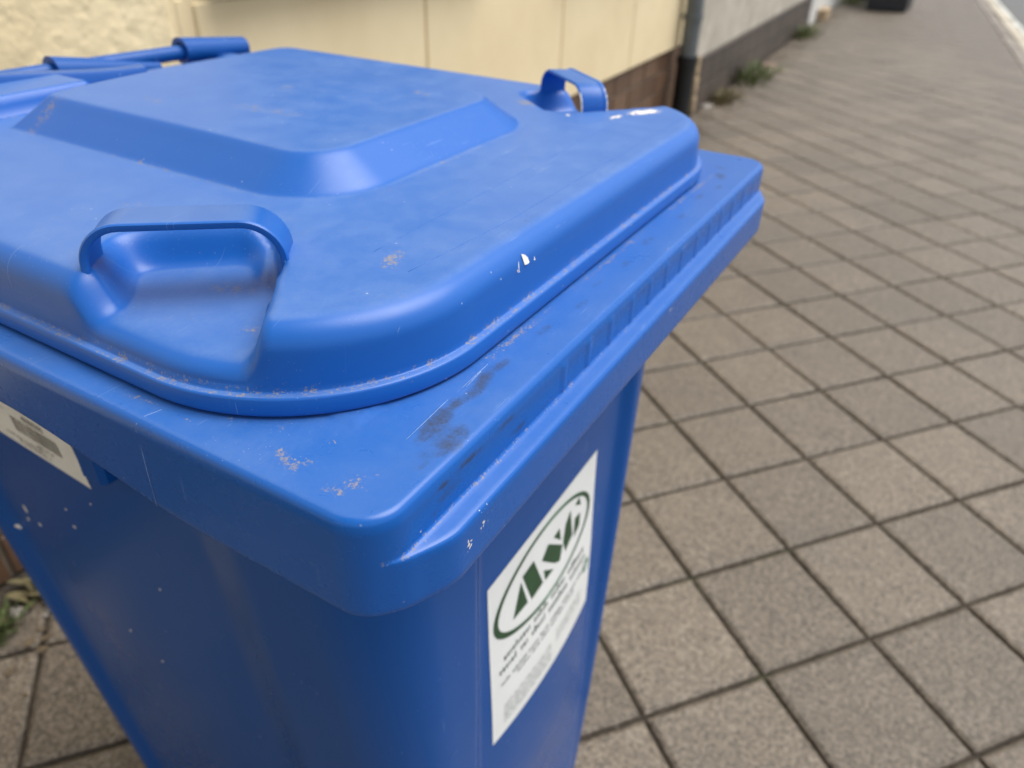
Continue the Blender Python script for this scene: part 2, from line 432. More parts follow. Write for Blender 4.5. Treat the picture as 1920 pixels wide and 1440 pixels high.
def wall_with_holes(bm, x, d, y0, y1, z0, z1, holes):
    ys = sorted({y0, y1, *[h_[0] for h_ in holes], *[h_[1] for h_ in holes]}); zs = sorted({z0, z1, *[h_[2] for h_ in holes], *[h_[3] for h_ in holes]})
    for a, b in zip(ys, ys[1:]):
        for c, e_ in zip(zs, zs[1:]):
            if any(h_[0] <= a and b <= h_[1] and h_[2] <= c and e_ <= h_[3] for h_ in holes): continue
            box(bm, (x - d, a, c), (x, b, e_))
    bmesh.ops.remove_doubles(bm, verts=bm.verts, dist=1e-5)
    seen = {}
    for f_ in list(bm.faces):
        key = tuple(sorted(v.index for v in f_.verts)) if False else tuple(sorted((round(v.co.x, 4), round(v.co.y, 4), round(v.co.z, 4)) for v in f_.verts))
        seen.setdefault(key, []).append(f_)
    bmesh.ops.delete(bm, geom=[q for l in seen.values() if len(l) > 1 for q in l], context='FACES')

# ---- cream house
PL1 = .445
H1 = house('cream_house', 'cream rendered house with brown tiled plinth behind the blue bin', -5, 5.12, 0, 5.4)
holes = [(1.34, 2.40, 1.085, 2.35), (3.1, 4.2, 1.085, 2.35), (-2.4, -1.3, 1.085, 2.35), (1.34, 2.40, 3.6, 4.9), (3.1, 4.2, 3.6, 4.9), (-2.4, -1.3, 3.6, 4.9)]
bm = bmesh.new(); wall_with_holes(bm, -.008, .30, -5.0, 5.10, PL1 + .001, 5.5, holes)
bm_obj('wall', bm, M['smooth'], H1)
box_obj('house_core', (-7.0, -4.98, 0), (-.36, 5.08, 5.45), M['smooth'], H1)
# rough plaster area, real relief close to the camera
ny, nz2 = 340, 250; ya, yb, za, zb = -.30, 1.205, PL1 + .004, 1.58
VV = []
for iz in range(nz2 + 1):
    z = za + (zb - za) * iz / nz2
    for iy in range(ny + 1):
        y = ya + (yb - ya) * iy / ny
        p = Vector((y * 42, z * 42, 1.3))
        q = mnoise.noise(p) * .5 + mnoise.noise(p * 2.3) * .42 + mnoise.noise(p * 5.1) * .2
        lump = max(-.25, q)
        edge = min(1, (yb - y) / .02, (y - ya) / .02, (zb - z) / .02, (z - za) / .02)
        VV.append((-.004 + .0031 * lump * max(0, edge) - .008 * (1 - max(0, edge)), y, z))
FF = []
for iz in range(nz2):
    for iy in range(ny):
        a = iz * (ny + 1) + iy; FF.append((a, a + 1, a + ny + 2, a + ny + 1))
mesh_obj('roughcast_panel', VV, FF, M['rough'], H1)
box_obj('roughcast_panel', (-.015, -4.99, PL1 + .004), (-.002, -.305, 1.0), M['rough'], H1)
# smooth panels with open joints
jy = [1.245, 2.105, 3.125, 4.02, 5.095]
box_obj('joint_bead', (-.015, 1.208, PL1 + .004), (-.006, 1.228, 1.0), M['smooth'], H1, .002)
for a, b in zip(jy, jy[1:]):
    box_obj('render_panel', (-.015, a + .005, PL1 + .004), (0, b - .005, .992), M['smooth'], H1, .004)
for h_ in holes: window(H1, -.016, h_[0], h_[1], h_[2], h_[3], .085)
roof(H1, -5.0, 5.1, 0, 5.52, M['rooft'])
# plinth: mortar bed and clinker tiles
box_obj('plinth_bed', (-.30, -4.99, -.05), (-.036, 5.09, PL1 - .004), M['mortar'], H1)
bm = bmesh.new(); box(bm, (-.035, .006, .006), (-.022, .234, .105), .002); ct = bm_obj('plinth_tile', bm, M['clinker'], H1)
first = True
for r_ in range(4):
    for k in range(42):
        y = -4.99 + k * .24
        if y < -1.2 and False: continue
        o = rep(ct, first, (random.uniform(-.0012, .0012), y, -.006 + r_ * .1125), H1); first = False

# ---- grey house
H2 = house('grey_house', 'grey rendered house with dark tiled plinth beyond the downpipe', 5.15, 10.05, .06, 5)
PL2 = .345; X2 = .075
bm = bmesh.new(); wall_with_holes(bm, X2 - .015, .30, 5.16, 10.05, PL2 + .001, 5.2, [(6.3, 7.4, 1.2, 2.5), (8.3, 9.4, 1.2, 2.5)])
bm_obj('wall', bm, M['greyr'], H2)
box_obj('house_core', (-7.0, 5.18, 0), (X2 - .33, 10.03, 5.15), M['greyr'], H2)
for a in (6.3, 8.3): window(H2, X2 - .015, a, a + 1.1, 1.2, 2.5)
roof(H2, 5.13, 10.06, X2, 5.22, M['rooft'])
box_obj('plinth_bed', (-.30, 5.23, -.05), (X2 - .012, 10.05, PL2 - .004), M['mortar'], H2)
box_obj('plinth_cap', (X2 - .05, 5.235, PL2 - .022), (X2 + .012, 10.05, PL2), M['dtile'], H2, .003)
bm = bmesh.new(); box(bm, (0, .003, .003), (.018, .297, .155), .002); dt = bm_obj('plinth_tile', bm, M['dtile'], H2)
first = True
for r_ in range(2):
    for k in range(16):
        o = rep(dt, first, (X2 - .011 + random.uniform(-.001, .001), 5.24 + k * .30, .002 + r_ * .160), H2); first = False
for k in range(3):
    bm = bmesh.new(); box(bm, (-.20, 5.165, .0 + k * .122), (X2 + .016 - .006 * k, 5.232, .116 + k * .122), .010)
    for v in bm.verts: v.co += Vector((random.uniform(-.006, .006), random.uniform(-.006, .004), random.uniform(-.004, .004)))
    bm_obj('quoin_stone', bm, M['stone'], H2)

# ---- white house further on
H3 = house('white_house', 'whitewashed house wall far down the pavement beyond the grey house', 10.1, 24, 0, 5)
bm = bmesh.new(); wall_with_holes(bm, .05, .30, 10.08, 24, -.05, 5.8, [(12, 13.1, 1.2, 2.6), (15, 16.1, 1.2, 2.6)])
bm_obj('wall', bm, M['whitew'], H3)
box_obj('house_core', (-7.0, 10.1, 0), (-.27, 23.9, 5.7), M['whitew'], H3)
for a in (12, 15): window(H3, .05, a, a + 1.1, 1.2, 2.6)
roof(H3, 10.08, 24, .05, 5.82, M['rooft'])
box_obj('stone_step', (.052, 10.9, -.02), (.16, 11.35, .12), M['stone'], H3, .01)

# ---- downpipe
pipe = empty('downpipe', (-1.045, 4.89, 0), 0, 'grey rain downpipe with black lower section at the house corner', 'downpipe')
M['zinc'] = simple('weathered_zinc', (.125, .142, .150), .45, .15, 12, .1, 40)
M['blackiron'] = simple('black_cast_iron', (.008, .009, .010), .5, .3, 20, .2, 60)
V, F = tube([(0, 0, .395), (0, 0, 2.0), (0, 0, 4.9)], .052, 24); mesh_obj('zinc_pipe', V, F, M['zinc'], pipe, auto=40)
V, F = tube([(0, 0, -.03), (0, 0, .02), (0, 0, .36), (0, 0, .362), (0, 0, .405), (0, 0, .406)], [.058, .058, .058, .066, .066, .055], 24); mesh_obj('standpipe', V, F, M['blackiron'], pipe, auto=40)
for z in (.62, 2.6):
    V, F = tube([(0, 0, z - .018), (0, 0, z + .018)], .058, 24)
    b_ = mesh_obj('pipe_clip', V, F, M['zinc'], pipe, auto=40)
    box_obj('bolt', (-.10, -.006, z - .006), (-.052, .006, z + .006), M['blackiron'], b_)

# ================================================================== BLUE WHEELIE BIN (local x = along front, y = depth, z = up)
H = .987
BIN = empty('wheelie_bin', (-.1259, .1590, 0), R(84.1), 'large blue plastic wheelie bin in the foreground with green and white sticker', 'bin')
WB, DB = .58, .65

def blobs(P, lst):
    """P (N,3); lst of (cx,cy,cz or None,rx,ry,angle,weight)"""
    a = np.zeros(len(P))
    for cx, cy, rx, ry, ang, w in lst:
        dx, dy = P[:, 0] - cx, P[:, 1] - cy; c, s_ = math.cos(R(ang)), math.sin(R(ang))
        q = ((dx * c + dy * s_) / rx) ** 2 + ((-dx * s_ + dy * c) / ry) ** 2
        a = np.maximum(a, w * np.clip(1 - q, 0, 1) ** .8)
    return a

# ---- lid
LX0, LX1, LY0, LY1 = .0165, .5635, .034, .600
LR = (.110, .100, .035, .035)
ZT = .044
POCK = np.array([(-.02, .200), (.020, .200), (.033, .2045), (.066, .240), (.090, .226), (.128, .180), (.126, .164), (.0955, .1305), (.034, .086), (.020, .078), (-.02, .078)])
def poly_sdf(px, py, poly):
    n_ = len(poly); d = np.full(px.shape, 1e9); inside = np.zeros(px.shape, bool)
    for i in range(n_):
        ax, ay = poly[i]; bx, by = poly[(i + 1) % n_]
        ex, ey = bx - ax, by - ay; wx, wy = px - ax, py - ay
        t_ = np.clip((wx * ex + wy * ey) / (ex * ex + ey * ey), 0, 1)
        d = np.minimum(d, np.hypot(wx - ex * t_, wy - ey * t_))
        c = ((ay > py) != (by > py)) & (px < (bx - ax) * (py - ay) / (by - ay + 1e-12) + ax)
        inside ^= c
    return np.where(inside, -d, d)
# blurred copy of the pocket outline, so that its back and left walls scoop softly
_gs, _gt = np.arange(-.06, .22, .001), np.arange(.02, .32, .001)
_GS, _GT = np.meshgrid(_gs, _gt, indexing='ij')
_PM = (poly_sdf(_GS, _GT, POCK) < -.011).astype(float)
_kern = np.ones(13) / 13
for _ in range(3):
    _PM = np.apply_along_axis(lambda v: np.convolve(v, _kern, 'same'), 0, _PM)
    _PM = np.apply_along_axis(lambda v: np.convolve(v, _kern, 'same'), 1, _PM)
def pocket_soft(s, t):
    x = np.clip((s + .06) / .001, 0, len(_gs) - 2.001); y = np.clip((t - .02) / .001, 0, len(_gt) - 2.001)
    i, j = x.astype(int), y.astype(int); fx, fy = x - i, y - j
    return _PM[i, j] * (1 - fx) * (1 - fy) + _PM[i + 1, j] * fx * (1 - fy) + _PM[i, j + 1] * (1 - fx) * fy + _PM[i + 1, j + 1] * fx * fy
def lid_top(s, t):
    s = np.asarray(s, float); t = np.asarray(t, float)
    z = ZT + .0015 * np.cos((s - .29) / .29 * 1.4) + 0 * t
    # raised dome
    ssym = np.abs(s - .29); dx = ssym - .135; dyf = .160 - t; dyb = (t - .478) * 2.2
    r = .060
    qx, qy = dx + r, dyf + r
    front = np.minimum(np.maximum(qx, qy), 0) + np.hypot(np.maximum(qx, 0), np.maximum(qy, 0)) - r
    dd = -smax(front, dyb, .01)
    rp = smin(smax(dd / .029, np.zeros_like(dd), .08), np.ones_like(dd), .09)
    rp = np.where(dd < -.006, 0, rp)
    crown = .0035 * np.clip(1 - (ssym / .115) ** 2, 0, 1) * sstep(.19, .30, t)
    z = z + np.maximum(rp, 0) * (.0205 + crown)
    # hinge hump at the back
    hm = sstep(.506, .513, t) * (1 - sstep(.562, .580, t)) * sstep(.05, .06, s) * sstep(.26, .245, s)
    z = z + hm * .0155
    # pockets below the two corner handles
    for ss in (s, .58 - s):
        sd_ = -poly_sdf(ss, t, POCK)
        m = sstep(-.001, 1, sd_ / .0065)
        wq = np.maximum(sstep(.15, .205, t), sstep(-.012, .016, (ss - .0340) * .78 + (t - .2035) * .625))
        wq = wq * sstep(.004, .030, (ss - .034) * -.585 + (t - .086) * .81)
        soft = sstep(.02, .98, pocket_soft(np.atleast_1d(ss), np.atleast_1d(t)).reshape(np.shape(ss))) if True else 0
        m = m * (1 - wq) + np.minimum(soft, sstep(-.001, 1, sd_ / .004)) * wq
        floor = .0235 + .03 * np.clip(ss - .03, 0, .1)
        z = z + m * (floor - z)
    return z
NE, NC = 190, 34
def lid_ring(d):
    return rrect(LX0 + d, LX1 - d, LY0 + d, LY1 - d, [max(.003, r - d) for r in LR], NE, NC)[0]
def ring3(p, z): return np.column_stack([p, np.full(len(p), 1.0) * z + H])
rings = []
for d, z in ((.0060, .0060), (.0050, .0016), (.0010, .0014), (.0002, .0022), (0, .0035), (0, .0104), (.0004, .0113), (.0012, .0117), (.0036, .0118), (.0044, .0119), (.0047, .0126)):
    rings.append(ring3(lid_ring(d), z))
FR = .0145; D0 = .0058
p_end = lid_ring(D0 + FR + .001); zt = lid_top(p_end[:, 0], p_end[:, 1])
rl = np.minimum(FR, (zt - .0140) * .92)
z_sk = zt - rl
for k in range(1, 8):
    f_ = k / 7; rings.append(ring3(lid_ring(.0047 + (D0 - .0047) * f_), .0126 + (z_sk - .0126) * f_))
for k in range(1, 12):
    a = math.pi / 2 * k / 11
    rings.append(ring3(lid_ring(D0 + FR * (1 - math.cos(a))), z_sk + rl * math.sin(a)))
for d in np.arange(D0 + FR + .002, .034, .002):
    p = lid_ring(d); rings.append(ring3(p, lid_top(p[:, 0], p[:, 1])))
pin = lid_ring(.034); cen = np.array([.29, .31]); KS = 118
for k in range(KS):
    f_ = 1 - (k + .0) / KS
    p = cen + (pin - cen) * f_; rings.append(ring3(p, lid_top(p[:, 0], p[:, 1])))
V, F = rings_mesh(rings, (cen[0], cen[1], H + float(lid_top(cen[0], cen[1]))))
zl = V[:, 2] - H
rng = np.random.default_rng(3)
sand = np.where((zl > .0115) & (zl < .0150), .36, 0.0)           # grit in the groove above the bead
sand = np.where((zl > .0100) & (zl < .0180) & (sand == 0), .12, sand)
up_blob = blobs(V, [(.085, .16, .026, .012, 120, .40), (.100, .150, .014, .008, 130, .42), (.125, .085, .016, .007, 20, .55), (.24, .29, .05, .012, 100, .40), (.30, .33, .018, .010, 40, .5),
                    (.215, .38, .02, .008, 80, .45), (.10, .25, .03, .012, 80, .38), (.17, .45, .03, .010, 0, .5), (.25, .505, .12, .005, 0, .55), (.36, .24, .02, .01, 60, .45), (.47, .20, .018, .016, 0, .6),
                    (.155, .30, .004, .12, 0, .35), (.29, .158, .10, .004, 0, .34), (.20, .155, .03, .006, -10, .36), (.06, .115, .02, .008, 100, .42)])
sand = np.maximum(sand, np.where(zl > .02, up_blob, 0))
chip = np.where(zl > .03, blobs(V, [(.500, .100, .026, .010, -28, .75), (.470, .112, .014, .006, -20, .62), (.450, .15, .006, .005, 0, .6), (.512, .125, .02, .004, -20, .52), (.41, .26, .012, .005, 30, .5)]), 0)
mould = np.where(zl > .03, blobs(V, [(.22, .055, .05, .006, 0, .30), (.34, .052, .03, .004, 0, .34), (.29, .42, .05, .02, 30, .26), (.37, .36, .012, .006, 70, .45)]), 0)
LID = mesh_obj('lid', V, F, M['lid'], BIN, attrs={'sand': sand, 'mould': mould, 'chip': chip})

# ---- corner handles on the lid
def strap(mirror):
    FL, FRr = np.array((.0340, .2035)), np.array((.0945, .1295))
    ax = (FRr - FL); Ln = np.linalg.norm(ax); ax = ax / Ln; nn = np.array((-ax[1], ax[0]))
    if nn[0] < 0: nn = -nn
    # arch centre-line in (a along axis, z)
    z0, z1, rc = .030, .0648, .020
    path = [(0.0, z0), (0.0, z0 + .006)]
    for k in range(0, 11):
        a = math.pi - math.pi / 2 * k / 10; path.append((rc + rc * math.cos(a), z1 - rc + rc * math.sin(a)))
    for k in range(1, 8): path.append((rc + (Ln - 2 * rc) * k / 8, z1))
    for k in range(0, 11):
        a = math.pi / 2 - math.pi / 2 * k / 10; path.append((Ln - rc + rc * math.cos(a), z1 - rc + rc * math.sin(a)))
    path += [(Ln, z0 + .006), (Ln, z0)]
    th = .0048; wd = .0255; fb = .0036
    # cross-section (w across, h along arch normal): front flange bead then thin strap
    sec = [(0, -.0014), (.0006, -.0022), (.0018, -.0024), (.0028, -.0020), (.0040, -.0016), (wd - .0015, -.0016), (wd, -.0008), (wd, .0008), (wd - .0015, .0016), (.0050, .0008), (.0036, .0012), (.0026, .0018), (.0010, .0018), (0, .0010)]
    rings_ = []
    for i, (a, z) in enumerate(path):
        a0, a1 = path[max(0, i - 1)], path[min(len(path) - 1, i + 1)]
        tx, tz = a1[0] - a0[0], a1[1] - a0[1]; l = math.hypot(tx, tz); tx, tz = tx / l, tz / l
        nx, nz_ = -tz, tx
        flare = 1.0 + .10 * max(0, 1 - (z - z0) / .012)
        ring = []
        for w, hh in sec:
            aa, zz = a + nx * hh, z + nz_ * hh
            pos = FL + ax * aa + nn * (w * flare - (.003 * max(0, 1 - (z - z0) / .012)))
            x = pos[0] if not mirror else .58 - pos[0]
            ring.append((x, pos[1], H + zz))
        rings_.append(np.array(ring))
    V, F = rings_mesh(rings_)
    k = len(sec); F.append(tuple(reversed(range(k)))); F.append(tuple(range((len(path) - 1) * k, len(path) * k)))
    if not mirror: F = [tuple(reversed(f_)) for f_ in F]
    ch = np.zeros(len(V))
    if mirror:
        wI = np.tile(np.arange(k), len(path)); pI = np.repeat(np.arange(len(path)), k)
        ch = np.where((np.isin(wI, [0, 1, 12, 13])) & (pI > len(path) - 10), .45, 0) + np.where(np.isin(wI, [6, 7]) & (pI > len(path) - 9), .95, 0)
    o = mesh_obj('lid_handle', V, F, M['lid'], LID, auto=50, attrs={'sand': np.zeros(len(V)), 'mould': np.zeros(len(V)), 'chip': ch})
    me = o.data
    bm = bmesh.new(); bm.from_mesh(me); bmesh.ops.recalc_face_normals(bm, faces=bm.faces); bm.to_mesh(me); bm.free()
    me.set_sharp_from_angle(angle=R(50))
    return o
strap(False); strap(True)

# ---- paint spots and seeds on the lid
def on_lid(pts, off=.0004):
    pts = np.array(pts); q = pts[:, :2]
    # surface height incl. fillet
    d = -poly_sdf(q[:, 0], q[:, 1], lid_ring(0))
    z = lid_top(q[:, 0], q[:, 1]); e = np.clip(D0 + FR - d, 0, FR)
    z = z - FR + np.sqrt(np.maximum(FR * FR - e * e, 0))
    return np.column_stack([q, z + H + off])
def spot(name, c, rx, ry, ang, mat, seed):
    rg = np.random.default_rng(seed); k = 14; P = [(c[0], c[1])]
    for i in range(k):
        a = 2 * math.pi * i / k; rr = 1 + rg.uniform(-.22, .22)
        x, y = rx * rr * math.cos(a), ry * rr * math.sin(a)
        P.append((c[0] + x * math.cos(R(ang)) - y * math.sin(R(ang)), c[1] + x * math.sin(R(ang)) + y * math.cos(R(ang))))
    return mesh_obj(name, on_lid(P), [(0, i + 1, (i + 1) % k + 1) for i in range(k)], mat, LID)
cp = [(.1838, .0400), (.1809, .0413), (.1822, .0411), (.1840, .0407), (.1862, .0401), (.1872, .0396), (.1862, .0390), (.1838, .0389), (.1820, .0394), (.1810, .0403)]
mesh_obj('paint_chip', on_lid(cp, .0016), [(0, i + 1, (i + 1) % 9 + 1) for i in range(9)], M['white'], LID)
for i, (x, y, a, b, g_) in enumerate(((.1762, .0399, .0010, .0003, 40), (.1744, .0392, .0007, .0002, 70), (.1752, .0388, .0006, .0002, 20), (.1937, .0396, .0006, .0003, 0))):
    spot('paint_chip', (x, y), a, b, g_, M['white'], 5 + i)
spot('seed_husk', (.118, .442), .0040, .0016, 30, M['brownleaf'], 9)

# ---- hinge hoods, rod and grips at the back
def wedge(name, s0, s1, t0, t1, zb, za_, zc, mat, parent):
    V = []; k = 26
    for i in range(k + 1):
        f_ = i / k; s = s0 + (s1 - s0) * f_
        top = za_ + (zc - za_) * sstep(.35, 1.0, f_) - .010 * max(0, 1 - f_ / .08) ** 2
        for (t_, z_) in ((t0, zb), (t0 + .001, top - .004), (t0 + .003, top - .001), ((t0 + t1) / 2, top), (t1 - .003, top - .002), (t1, zb)):
            V.append((s, t_, H + z_))
    F = []
    for i in range(k):
        for j in range(5):
            a = i * 6 + j; F.append((a, a + 6, a + 7, a + 1))
    F.append((0, 1, 2, 3, 4, 5)); F.append(tuple(reversed(range(k * 6, k * 6 + 6))))
    return mesh_obj(name, V, F, mat, parent, auto=40)
wedge('hinge_hood', .055, .335, .553, .572, .040, .0705, .0560, M['hinge'], LID)
V, F = tube([(.10, .630, H + .0487), (.29, .630, H + .0487), (.50, .630, H + .0460)], .0078, 20); mesh_obj('hinge_rod', V, F, M['hinge'], BIN, auto=40)
def sleeve(s0, s1, t, z, r0, r1, z1):
    prof = [(0, .0085, 0), (0, r0 - .003, 0), (0, r0 - .001, 0), (.001, r0, 0)] + [(k / 8, r0 + (r1 - r0) * k / 8, 0) for k in range(1, 9)] + [(1, r1 - .002, 0), (1, .0075, 0)]
    rg_ = []
    for f_, r_, _ in prof:
        rg_.append(np.array([(s0 + (s1 - s0) * f_, t + r_ * math.cos(2 * math.pi * k / 28), H + z + (z1 - z) * f_ + r_ * math.sin(2 * math.pi * k / 28)) for k in range(28)]))
    V, F = rings_mesh(rg_)
    if s1 < s0: F = [tuple(reversed(f_)) for f_ in F]
    return mesh_obj('hinge_sleeve', V, F, M['hinge'], BIN, auto=50)
sleeve(.284, .400, .628, .0490, .0140, .0088, .0350)
sleeve(.434, .524, .630, .0487, .0138, .0112, .0420)
sleeve(.146, .056, .630, .0487, .0138, .0112, .0420)
for s0 in (.07, .33, .47):
    bm = bmesh.new(); box(bm, (s0, .590, H - .030), (s0 + .03, .634, H + .040), .006); bm_obj('hinge_bracket', bm, M['hinge'], BIN)

# ---- rim with lifting comb
NE2, NC2 = 230, 22
def rim_ring(out, z, e_w=0.0, tick=0.0):
    """out: offset outwards; e_w: weight of the front ledge"""
    P, Nn = rrect(0, WB, 0, DB, (.0215, .0215, .02, .02), NE2, NC2)
    facing = sstep(.55, .95, -Nn[:, 1])
    ramp_ = sstep(.006, .044, P[:, 0]) * (1 - sstep(.538, .574, P[:, 0])) * facing
    tk = facing * sstep(.13, .16, P[:, 0]) * (1 - sstep(.52, .55, P[:, 0])) * (((P[:, 0] / .031) % 1.0) < .16)
    o_ = out + e_w * ramp_ + tick * tk
    Q = P + Nn * o_[:, None]
    zz = np.full(len(Q), float(z))
    if z < H - .029: zz = zz + .0165 * sstep(.10, .27, P[:, 1]) * min(1.0, (H - .029 - z) / .024) * sstep(.5, .9, np.abs(Nn[:, 0]))
    return np.column_stack([Q, zz])
def inset_ring(d, z):
    P, _ = rrect(d, WB - d, d, DB - d, [max(.002, .021 - d)] * 4, NE2, NC2)
    return np.column_stack([P, np.full(len(P), z)])
rr_ = [inset_ring(.070, H - .05), inset_ring(.070, H - .004)]
for d in np.arange(.068, .0056, -.0026): rr_.append(inset_ring(d, H + (.0008 if d > .05 else 0)))
r0 = .0045
for k in range(0, 7):
    a = math.pi / 2 * k / 6; rr_.append(rim_ring(-r0 + r0 * math.sin(a), H - r0 + r0 * math.cos(a)))
for z in np.linspace(H - .0060, H - .0222, 9): rr_.append(rim_ring(.0004, z, 0, .0007))
EL = .0112
rr_ += [rim_ring(.0004, H - .0234), rim_ring(.0004, H - .0242, .0012), rim_ring(.0004, H - .0246, .004), rim_ring(.0004, H - .0249, EL - .004), rim_ring(.0004, H - .0253, EL - .0018), rim_ring(.0004, H - .0260, EL - .0006), rim_ring(.0004, H - .0272, EL)]
for z in np.linspace(H - .031, H - .0535, 8): rr_.append(rim_ring(.0004, z, EL))
rr_ += [rim_ring(.0001, H - .0545, EL), rim_ring(-.0006, H - .0550, EL), rim_ring(-.004, H - .0548, EL * .9), rim_ring(-.006, H - .050, EL * .8), rim_ring(-.007, H - .012)]
V, F = rings_mesh(rr_)
zr = V[:, 2] - H
top = zr > -.0035
sand = np.where(top, blobs(V, [(.0170, .0620, .0045, .0100, -30, .56), (.0155, .055, .005, .007, -40, .54), (.0200, .0505, .0030, .0036, 20, .74), (.0252, .0455, .0014, .0030, 45, .5), (.0125, .066, .0018, .0026, 0, .5), (.0361, .0513, .0030, .0026, 0, .76), (.0132, .029, .004, .009, 20, .52), (.0205, .0255, .008, .009, -40, .44), (.028, .020, .006, .002, 10, .34),
                        (.0313, .0782, .0022, .009, 30, .48), (.0254, .0971, .002, .010, 20, .42), (.0125, .15, .0025, .02, 5, .42), (.0135, .118, .002, .012, 15, .42), (.0095, .20, .002, .02, 0, .35), (.07, .047, .010, .0022, -12, .36), (.16, .0312, .06, .0042, 0, .46), (.30, .0312, .10, .0042, 0, .46), (.45, .0312, .10, .0042, 0, .46)]), 0)
crease = (zr < -.0225) & (zr > -.0256) & (V[:, 1] < .004) & (V[:, 1] > -.0030)
sand = np.maximum(sand, np.where(crease, .26 + .16 * np.clip((.20 - V[:, 0]) / .2, 0, 1), 0))
crease2 = (zr < -.019) & (zr > -.0245) & (V[:, 1] < .003)
sand = np.maximum(sand, np.where(crease2, .14, 0))
mould = np.where(top, blobs(V, [(.117, .0238, .013, .0058, 10, .80), (.106, .0208, .016, .0052, 5, .86), (.1310, .0226, .0095, .0046, 0, .78), (.072, .0216, .021, .0075, 8, .92), (.089, .0232, .012, .0048, 0, .80), (.092, .0130, .016, .0022, 0, .34), (.0647, .0085, .018, .0075, 5, .78), (.055, .014, .022, .006, 10, .46), (.045, .0085, .006, .003, 0, .44), (.043, .0215, .006, .004, 0, .30),
                         (.175, .0215, .012, .0040, 0, .56), (.215, .018, .012, .004, 0, .52), (.245, .022, .008, .004, 0, .50), (.285, .0195, .012, .004, 0, .56), (.33, .022, .014, .005, 0, .62), (.39, .019, .012, .005, 0, .56), (.44, .022, .014, .005, 0, .56), (.475, .016, .012, .005, 0, .52), (.5064, .0243, .016, .007, 20, .72), (.53, .03, .014, .006, 60, .6)]), 0)
fr = (zr < -.004) & (zr > -.023) & (V[:, 1] < .004)
mz = blobs(np.column_stack([V[:, 0], zr]), [(.066, -.0074, .014, .0024, 0, 1.0), (.046, -.0078, .006, .0024, 0, 1.0), (.050, -.014, .014, .005, 0, .60), (.040, -.018, .008, .003, 0, .45), (.098, -.0070, .014, .0020, 0, .8), (.11, -.018, .012, .004, 0, .66), (.14, -.020, .02, .002, 0, .46), (.20, -.0065, .012, .0012, 0, .5), (.27, -.008, .015, .003, 0, .42), (.36, -.008, .02, .003, 0, .42)])
mould = np.maximum(mould, np.where(fr, mz, 0))
cz = blobs(np.column_stack([V[:, 0], zr]), [(.048, -.040, .006, .009, 0, .40), (.062, -.036, .010, .012, 0, .35), (.058, -.028, .012, .003, 0, .36), (.30, -.034, .012, .008, 0, .36), (.030, -.021, .006, .004, 0, .36)])
chip = np.where((zr < -.015) & (V[:, 1] < 0), cz, 0)
rim = mesh_obj('rim', V, F, M['rim'], BIN, attrs={'sand': sand, 'mould': mould, 'chip': chip})
# raised scratch burrs, thin pale lines in the plastic
def burr(name, pts, w, mat, parent):
    V, F = tube(pts, w, 5); return mesh_obj(name, V, F, mat, parent)
M['burr'] = simple('scuffed_blue', (.30, .42, .66), .6, .2, 400)
burr('scratch', [(.0548, .0256, H + .0001), (.068, .0264, H + .0001), (.080, .0272, H + .0001), (.0902, .0279, H)], .00010, M['burr'], rim)
burr('scratch', [(.1020, .0278, H + .0001), (.115, .0284, H + .0001), (.1279, .0290, H + .0001)], .00012, M['burr'], rim)
burr('scratch', [(.1040, .0266, H + .0001), (.112, .0274, H + .0001), (.120, .0281, H + .0001)], .00013, M['burr'], rim)
burr('mould_line', [(-.0007, .1395, H - .0525), (-.0006, .1385, H - .03), (-.0002, .1372, H - .008), (.0006, .1370, H - .002), (.0048, .1362, H), (.0125, .1340, H)], .00012, M['burr'], rim)

# ---- body
def s0z(z): return .050 + .060 * (.933 - z)
def plat(x, a, b, w): return sstep(a - w / 2, a + w / 2, x) * (1 - sstep(b - w / 2, b + w / 2, x))
def front_t(s, z):
    bul = .010 * np.clip(1 - ((s - .30) / .125) ** 2, 0, 1) * sstep(.74, .53, z) * sstep(.15, .40, z)
    return .057 + .0100 * plat(s, .170, .448, .026) - bul
def near_s(t, z):
    return s0z(z) + .0100 * sstep(.17, .235, t) * (1 - sstep(.560, .588, t)) - .006 * np.clip(1 - ((t - .36) / .15) ** 2, 0, 1) * sstep(.80, .5, z) * sstep(.15, .4, z)
zs = np.concatenate([np.linspace(.03, .06, 6), np.linspace(.08, .94, 90)])
rb_ = []
for z in zs:
    bot = 0.02 * (1 - sstep(.03, .06, z))
    a = s0z(z) + bot
    P, Nn = rrect(a, .58 - a, .057 + bot, .640 - bot, (.056, .056, .05, .05), 150, 18)
    s, t = P[:, 0], P[:, 1]
    df = front_t(s, z) - .057; ds = near_s(t, z) - s0z(z)
    Q = P.copy(); w_ = sstep(.5, .95, -Nn[:, 1]); Q[:, 1] += df * w_
    wl = sstep(.5, .95, -Nn[:, 0]); wr = sstep(.5, .95, Nn[:, 0]); Q[:, 0] += ds * wl - ds * wr
    rb_.append(np.column_stack([Q, np.full(len(Q), z)]))
V, F = rings_mesh(rb_); k = len(rb_[0]); F.append(tuple(reversed(range(k))))
zeros = np.zeros(len(V))
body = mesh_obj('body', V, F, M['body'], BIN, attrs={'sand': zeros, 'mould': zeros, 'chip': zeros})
# lug under the rim beside the label, slot rib low on the side
bm = bmesh.new(); box(bm, (.050, .2995, .829), (.072, .327, .934), .004); bm_obj('lug', bm, M['body'], BIN)
burr('mould_line', [(.1637, front_t(np.array(.1637), z) - .0001, z) for z in (.90, .8, .7, .6, .5, .4)], .00035, M['body'], BIN)

